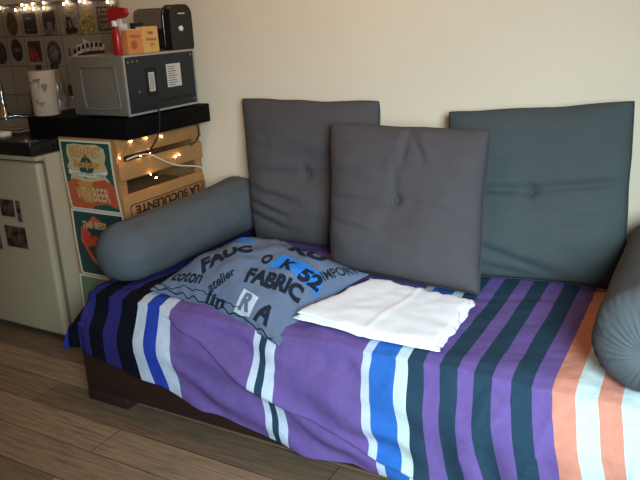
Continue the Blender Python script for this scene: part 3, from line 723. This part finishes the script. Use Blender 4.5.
# small jars behind the carton
t = thing('small_jar', 'small white lidded jar behind the orange carton on the microwave', 'jar', (-2.155, 2.205, 1.233))
MB().lathe((-2.155, 2.205, 1.2335), [(.022, 0), (.024, .006), (.024, .085), (.018, .095)], 20).build('glass_body', M['white_plastic'], t, smooth=True)
MB().lathe((-2.155, 2.205, 1.3285), [(.021, 0), (.021, .022)], 20).build('lid', M['label'], t)
t = thing('small_jar', 'small dark jar with a black lid beside the white jar on the microwave', 'jar', (-2.155, 2.285, 1.233))
MB().lathe((-2.155, 2.285, 1.2335), [(.028, 0), (.030, .006), (.030, .09), (.024, .098)], 20).build('glass_body', M['glass_dark'], t, smooth=True)
MB().lathe((-2.155, 2.285, 1.3315), [(.027, 0), (.027, .020)], 20).build('lid', M['slot'], t)

# ---------------------------------------------------------------- red spray bottle
t = thing('spray_bottle', 'red spray bottle standing on the microwave corner beside the orange carton', 'bottle', (-2.096, 2.104, 1.233))
bx, by = -2.096, 2.104
MB().lathe((bx, by, 1.2335), [(.018, 0), (.020, .005), (.020, .070), (.016, .088), (.010, .100), (.009, .112)], 24, sx=1.0, sy=.8).build('bottle_body', M['red'], t, smooth=True)
MB().lathe((bx, by, 1.342), [(.013, 0), (.013, .020), (.010, .022)], 20).build('collar', M['white_plastic'], t, smooth=True)
MB().prism([(bx - .022, by - .009, 1.364), (bx + .055, by - .009, 1.376), (bx + .070, by - .009, 1.386), (bx + .064, by - .009, 1.404), (bx + .0, by - .009, 1.412), (bx - .020, by - .009, 1.400)], (0, .018, 0)).build('spray_head', M['red'], t, bevel=.003)
MB().prism([(bx + .018, by - .005, 1.368), (bx + .030, by - .005, 1.370), (bx + .034, by - .005, 1.345), (bx + .028, by - .005, 1.335), (bx + .024, by - .005, 1.35)], (0, .010, 0)).build('trigger', M['white_plastic'], t, bevel=.0015)

# ---------------------------------------------------------------- kitchen roll
tx, ty, tz = -2.574, 2.112, .9855
t = thing('paper_towel_roll', 'white kitchen paper roll with printed leaves standing on the black board', 'paper roll', (tx, ty, tz))
rr = .055
MB().lathe((tx, ty, tz), [(.022, 0), (rr - .002, 0), (rr, .004), (rr, .184), (rr - .002, .188), (.022, .188)], 48).build('roll', M['paper'], t, smooth=True, angle=50)
MB().lathe((tx, ty, tz + .1875), [(.021, 0), (.021, .0015)], 24).build('core', M['crate_in'], t)
def curved_leaf(a0, z, w, h, m_, nm):
    vv = [Vector((tx + (rr + .0012) * math.cos(a0), ty + (rr + .0012) * math.sin(a0), tz + z))]; k = 16
    for i in range(k):
        q = 2 * PI * i / k; rad = 1 + .25 * math.sin(3 * q); a = a0 + w * math.cos(q) * rad / rr
        vv.append(Vector((tx + (rr + .0012) * math.cos(a), ty + (rr + .0012) * math.sin(a), tz + z + h * math.sin(q) * rad)))
    mesh(nm, vv, [(0, 1 + i, 1 + (i + 1) % k) for i in range(k)], m_, t)
for a, z, w_, h_, m_, nm in [(-1.30, .150, .010, .006, 'leaf_print', 'printed_leaf'), (-1.05, .152, .012, .008, 'leaf_print', 'printed_leaf'), (-.62, .122, .012, .017, 'leaf_print', 'printed_leaf'), (-1.0, .138, .003, .02, 'leaf_print', 'printed_leaf'),
                             (-1.0, .052, .013, .010, 'flower_print', 'printed_flower'), (-1.35, .062, .006, .012, 'flower_print', 'printed_flower'), (-1.6, .142, .008, .006, 'flower_print', 'printed_flower')]:
    curved_leaf(a, z, w_, h_, M[m_], nm)

# ---------------------------------------------------------------- bottles behind the roll
def bottle(label, x, y, z, prof, cap, bm_, cm_, extra=None):
    t = thing('bottle', label, 'bottle', (x, y, z), 'bottles on the worktop behind the kitchen roll')
    MB().lathe((x, y, z), prof, 28).build('bottle_body', bm_, t, smooth=True, angle=50)
    MB().lathe((x, y, z + prof[-1][1] - .004), cap, 20).build('cap', cm_, t, smooth=True, angle=50)
    if extra: 
        z0, z1, r_, m_ = extra; MB().lathe((x, y, z), [(r_, z0), (r_, z1)], 28).build('label', m_, t, smooth=True, angle=50)
    return t
bottle('clear glass bottle with a black cap behind the kitchen roll', -2.765, 2.35, .9035, [(.030, 0), (.033, .006), (.033, .18), (.026, .215), (.014, .24), (.013, .262)], [(.017, 0), (.017, .026), (.014, .028)], M['glass'], M['slot'])
bottle('slim dark bottle with a pale label close beside the kitchen roll', -2.826, 2.37, .9035, [(.018, 0), (.020, .002), (.020, .145), (.012, .16), (.011, .17)], [(.013, 0), (.013, .034), (.010, .036)], M['glass_dark'], M['slot'], (.06, .13, .0206, M['label']))
bottle('small clear bottle with a dark cap close to the microwave', -2.672, 2.35, .9035, [(.020, 0), (.022, .004), (.022, .122), (.015, .135), (.012, .14)], [(.015, 0), (.015, .045), (.012, .048)], M['glass'], M['slot'])
bottle('short dark jar standing between the two clear bottles', -2.715, 2.42, .9035, [(.026, 0), (.028, .004), (.028, .115), (.024, .12)], [(.022, 0), (.022, .016)], M['glass_dark'], M['slot'])

# ---------------------------------------------------------------- worktop things at the left edge
t = thing('drying_tray', 'shiny metal tray with cutlery on the black worktop at the left photo edge', 'tray', (-3.0, 2.2, .903))
MB().box(-3.20, -2.72, 2.06, 2.42, .9035, .909).build('tray_base', M['steel'], t, bevel=.002)
r_ = MB(); r_.tube([(-3.20, 2.06, .920), (-2.72, 2.06, .920), (-2.72, 2.42, .920), (-3.20, 2.42, .920), (-3.20, 2.06, .920)], .004, 8); r_.build('tray_rim', M['chrome'], t, smooth=True)
for k in range(3):
    MB().tube([(-3.0 + .02 * k, 2.09 + k * .07, .914), (-2.76, 2.13 + k * .07, .914)], .003, 6).build('rod', M['chrome'], t, smooth=True)
t = thing('sponge', 'small white sponge on the black worktop at the left photo edge', 'sponge', (-2.745, 1.985, .903))
MB().box(-2.80, -2.700, 1.955, 2.01, .9035, .925).build('foam', M['white_plastic'], t, bevel=.005)
t = thing('faucet', 'chrome faucet behind the metal tray at the left photo edge', 'faucet', (-3.32, 2.45, .903))
MB().lathe((-3.32, 2.45, .9035), [(.025, 0), (.025, .02), (.015, .03), (.013, .10)], 20).build('faucet_base', M['chrome'], t, smooth=True, angle=50)
MB().tube(spline([(-3.32, 2.45, 1.0), (-3.32, 2.45, 1.08), (-3.31, 2.40, 1.12), (-3.30, 2.32, 1.11), (-3.30, 2.30, 1.08)], 8), .009, 12).build('spout', M['chrome'], t, smooth=True)
t = thing('dark_jar', 'dim dark green jar standing beside the tiles left of the kitchen roll', 'jar', (-3.02, 2.50, .903))
MB().lathe((-3.13, 2.52, .9035), [(.035, 0), (.04, .01), (.04, .10), (.03, .115)], 24).build('glass_body', mat('dark_green_glass', (52, 50, 36), .3), t, smooth=True)
MB().lathe((-3.13, 2.52, 1.0185), [(.033, 0), (.033, .02)], 24).build('lid', M['slot'], t)

# ---------------------------------------------------------------- coasters and stickers on the tiles
YT = 2.5878
GC = 'small decorations stuck to the wall tiles'
def sm_(n, c): return blotch(n, tuple(int(v * .7) for v in c), c, 60)
def rnd(name, label, x, z, rx, rz, c, inner=None, ring=None, txt=None):
    x += .015; z -= .006
    t = thing(name, label, 'coaster', (x, YT, z), GC)
    MB().lathe((x, YT, z), [(1, 0), (1, -.003)], 36, 'Y', rx, rz).build('disc', sm_('disc_paint', c), t)
    if ring: MB().lathe((x, YT - .003, z), [(.85, 0), (.85, -.0006)], 36, 'Y', rx, rz).build('ring', sm_('ring_paint', ring), t)
    if inner: MB().lathe((x, YT - .0036, z), [(.62, 0), (.62, -.0006)], 32, 'Y', rx, rz).build('motif', sm_('motif_paint', inner), t)
    if txt: text_flat('lettering', txt[0], (x - rx * .6, YT - .0050, z - rz * .12), (rx * 1.2, 0, 0), (0, 0, rz * .3), sm_('ink_paint', txt[1]), t, bold=.02)
    return t
def sq(name, label, x0, x1, z0, z1, c, cat='tile picture'):
    x0 += .015; x1 += .015; z0 -= .006; z1 -= .006
    t = thing(name, label, cat, ((x0 + x1) / 2, YT, z0), GC)
    MB().box(x0, x1, YT - .003, YT, z0, z1).build('card', sm_('card_paint', c), t, bevel=.001)
    return t
def art(t, pts, c, k=1, name='motif'):
    return MB().prism([(x + .015, YT - .0031 - .0006 * (k - 1), z - .006) for x, z in pts], (0, -.0006, 0)).build(name, sm_('motif_paint', c), t)
rnd('round_coaster', 'brown round coaster, upper left on the tiles under the lights', -3.331, 1.381, .040, .060, (74, 50, 34), ring=(88, 62, 42))
t = sq('tile_picture', 'black square picture right of the brown coaster on the upper tile row', -3.238, -3.142, 1.328, 1.432, (38, 34, 34))
art(t, [(-3.22, 1.40), (-3.17, 1.40), (-3.17, 1.41), (-3.22, 1.41)], (110, 104, 98)); art(t, [(-3.22, 1.345), (-3.16, 1.345), (-3.16, 1.35), (-3.22, 1.35)], (100, 94, 90))
t = sq('tile_picture', 'square picture of a dark-haired face on the upper tile row', -3.095, -2.992, 1.318, 1.438, (122, 104, 88))
art(t, [(-3.085, 1.43), (-3.0, 1.435), (-2.995, 1.39), (-3.01, 1.345), (-3.025, 1.345), (-3.022, 1.38), (-3.06, 1.385), (-3.068, 1.345), (-3.085, 1.36)], (42, 28, 24))
t = sq('tile_picture', 'pale tile picture of a dark lighthouse shape on the upper tile row', -2.935, -2.838, 1.315, 1.425, (134, 118, 100))
art(t, [(-2.930, 1.322), (-2.850, 1.322), (-2.850, 1.350), (-2.930, 1.350)], (34, 26, 22)); art(t, [(-2.918, 1.35), (-2.900, 1.35), (-2.905, 1.402), (-2.92, 1.402)], (40, 30, 24), 1); art(t, [(-2.88, 1.35), (-2.866, 1.35), (-2.885, 1.40), (-2.90, 1.405), (-2.91, 1.39), (-2.89, 1.385)], (40, 30, 24), 2)
rnd('round_coaster', 'yellow round coaster beside the bordered sign on the upper tile row', -2.775, 1.370, .054, .060, (168, 136, 72), ring=(178, 146, 80), txt=('COFFEE', (120, 74, 34)))
t = sq('tile_sign', 'square brown sign with a dotted dark border at the right end of the tiles', -2.702, -2.562, 1.325, 1.442, (138, 108, 82), 'sign')
for k in range(8):
    for zz in (1.324, 1.426):
        MB().box(-2.685 + k * .0175, -2.685 + k * .0175 + .012, YT - .004, YT - .003, zz, zz + .008).build('border_dot', M['ink'], t)
for k in range(7):
    for xx in (-2.685, -2.557):
        MB().box(xx, xx + .008, YT - .004, YT - .003, 1.336 + k * .0128, 1.345 + k * .0128).build('border_dot', M['ink'], t)
for body, x0, x1, z in (('WE THE', -2.675, -2.600, 1.408), ('FREEDOM', -2.684, -2.582, 1.386), ('SIMPLER', -2.684, -2.582, 1.362)):
    text_flat('lettering', body, (x0 + .012, YT - .0036, z - .006), (x1 - x0, 0, 0), (0, 0, .014), M['ink'], t, bold=.03)
rnd('round_coaster', 'dark round coaster cut by the left photo edge on the lower tile row', -3.462, 1.235, .048, .060, (44, 26, 24), ring=(60, 36, 32))
rnd('round_coaster', 'nearly black round coaster with a pale word on the lower tile row', -3.327, 1.247, .042, .058, (36, 22, 24), txt=('COLD', (140, 120, 110)))
t = sq('tile_picture', 'dark square picture with a red diagonal on the lower tile row', -3.235, -3.138, 1.187, 1.292, (44, 28, 26))
art(t, [(-3.225, 1.19), (-3.19, 1.19), (-3.205, 1.25), (-3.228, 1.27)], (150, 48, 38)); art(t, [(-3.18, 1.19), (-3.15, 1.19), (-3.175, 1.24), (-3.2, 1.27)], (150, 48, 38))
rnd('round_coaster', 'grey-green round coaster above the clear bottle on the lower tile row', -3.042, 1.228, .052, .062, (74, 70, 56), inner=(110, 102, 82), ring=(60, 56, 46))
t = thing('crown_sign', 'curved red and white banner sign on the tiles above the microwave', 'sign', (-2.79, YT, 1.22), GC)
art(t, [(-2.905, 1.185), (-2.90, 1.235), (-2.87, 1.262), (-2.82, 1.275), (-2.825, 1.300), (-2.80, 1.285), (-2.76, 1.280), (-2.70, 1.280), (-2.675, 1.262), (-2.68, 1.215), (-2.76, 1.195), (-2.85, 1.180)], (216, 200, 180), 1, 'banner')
art(t, [(-2.89, 1.178), (-2.85, 1.200), (-2.78, 1.212), (-2.68, 1.218), (-2.68, 1.238), (-2.78, 1.236), (-2.86, 1.222), (-2.89, 1.205)], (82, 30, 26), 2, 'red_band')
for k in range(7):
    x = -2.895 + k * .031; z = 1.222 + .030 * math.sin(min(1, k / 4) * PI / 2)
    art(t, [(x, z), (x + .019, z + .004), (x + .019, z + .026), (x, z + .022)], (48, 28, 24), 3, 'block_mark')
art(t, [(-2.93, 1.19), (-2.918, 1.19), (-2.922, 1.25), (-2.932, 1.25)], (60, 50, 42), 1, 'post')
t = sq('tile_picture', 'small black and white picture half hidden behind the kitchen roll', -3.232, -3.150, 1.09, 1.172, (130, 116, 100))
art(t, [(-3.20, 1.095), (-3.152, 1.095), (-3.152, 1.170), (-3.20, 1.170)], (30, 26, 30))

# ---------------------------------------------------------------- fairy lights
def fairy(name, label, path, bulbs, bm_, r=.0065):
    t = thing(name, label, 'fairy lights', path[0])
    MB().tube(spline(path, 8), .0009, 5).build('wire', M['wire'], t, smooth=True)
    first = None
    for b in bulbs:
        if first is None:
            first = MB().lathe(Vector(b), [(.0008, -r), (r * .7, -r * .7), (r, 0), (r * .7, r * .7), (.0008, r)], 10).build('bulb', bm_, t, smooth=True, angle=180); fb = Vector(b)
        else:
            c = first.copy(); COL.objects.link(c); c.parent = t; c.location = first.location + (Vector(b) - fb)
yw = 2.572
def wl_(u, z): return (u, yw, z)
fairy('fairy_lights', 'string of warm fairy lights hung along the top edge of the tiles',
      [wl_(-3.55, 1.47), wl_(-3.40, 1.458), wl_(-3.26, 1.440), wl_(-3.20, 1.466), wl_(-3.15, 1.446), wl_(-3.10, 1.466), wl_(-3.04, 1.446), wl_(-2.92, 1.466), wl_(-2.80, 1.466), wl_(-2.70, 1.468), wl_(-2.62, 1.458), wl_(-2.55, 1.472)],
      [wl_(-3.374, 1.459), wl_(-3.251, 1.444), wl_(-3.198, 1.466), wl_(-3.161, 1.459), wl_(-3.180, 1.446), wl_(-3.114, 1.468), wl_(-3.112, 1.443), wl_(-3.032, 1.469), wl_(-3.037, 1.444), wl_(-2.866, 1.465), wl_(-2.889, 1.457), wl_(-2.776, 1.465), wl_(-2.743, 1.459), wl_(-2.591, 1.452)], M['bulb_c'], .0055)
xc = XR + .008
cb = [(2.040, .832), (2.115, .888), (2.205, .886), (2.300, .878), (2.215, .822), (2.155, .820), (2.400, .778), (2.375, .775), (2.235, .708), (2.205, .730)]
cp = [(xc, y, z) for y, z in [(2.040, .832), (2.075, .86), (2.115, .886), (2.165, .872), (2.205, .884), (2.26, .87), (2.300, .876), (2.27, .83), (2.215, .820), (2.155, .818), (2.24, .79), (2.33, .765), (2.375, .773), (2.400, .776), (2.30, .735), (2.235, .706), (2.205, .728)]]
fairy('fairy_lights', 'string of warm fairy lights wound over the slats of the upper crate', cp, [(xc, y, z) for y, z in cb], M['bulb'], .0034)
cab = MB().tube(spline([(XR + .004, 2.08, .818), (XR + .010, 2.145, .824), (XR + .014, 2.21, .815), (XR + .016, 2.285, .775), (XR + .018, 2.365, .738), (XR + .018, 2.48, .710), (XR + .018, 2.535, .690), (XR + .016, 2.550, .662), (XR + .014, 2.56, .63)], 10), .0034, 8).build('cable', M['cable_white'], None, smooth=True, loc=(XR, 2.3, .75))
tag(cab, 'thin white cable hanging across the slats of the upper crate', 'cable')
cab = MB().tube(spline([(XR + .006, 2.530, .905), (XR + .016, 2.540, .880), (XR + .018, 2.535, .84), (XR + .010, 2.505, .812), (XR - .004, 2.49, .80)], 10), .0032, 8).build('cable', M['cable_black'], None, smooth=True, loc=(XR, 2.52, .85))
tag(cab, 'short black cable looping down from the back corner of the black board', 'cable')

# ceiling lamp giving the warm light (out of the picture)
t = thing('ceiling_lamp', 'warm pendant lamp hanging from the ceiling above the daybed', 'lamp', (-1.35, 1.75, 2.5))
MB().tube([(-1.35, 1.75, 2.499), (-1.35, 1.75, 2.33)], .004, 8).build('cord', M['cable_black'], t)
MB().lathe((-1.35, 1.75, 2.31), [(.02, 0), (.02, .03), (.01, .035)], 16).build('socket', M['slot'], t)
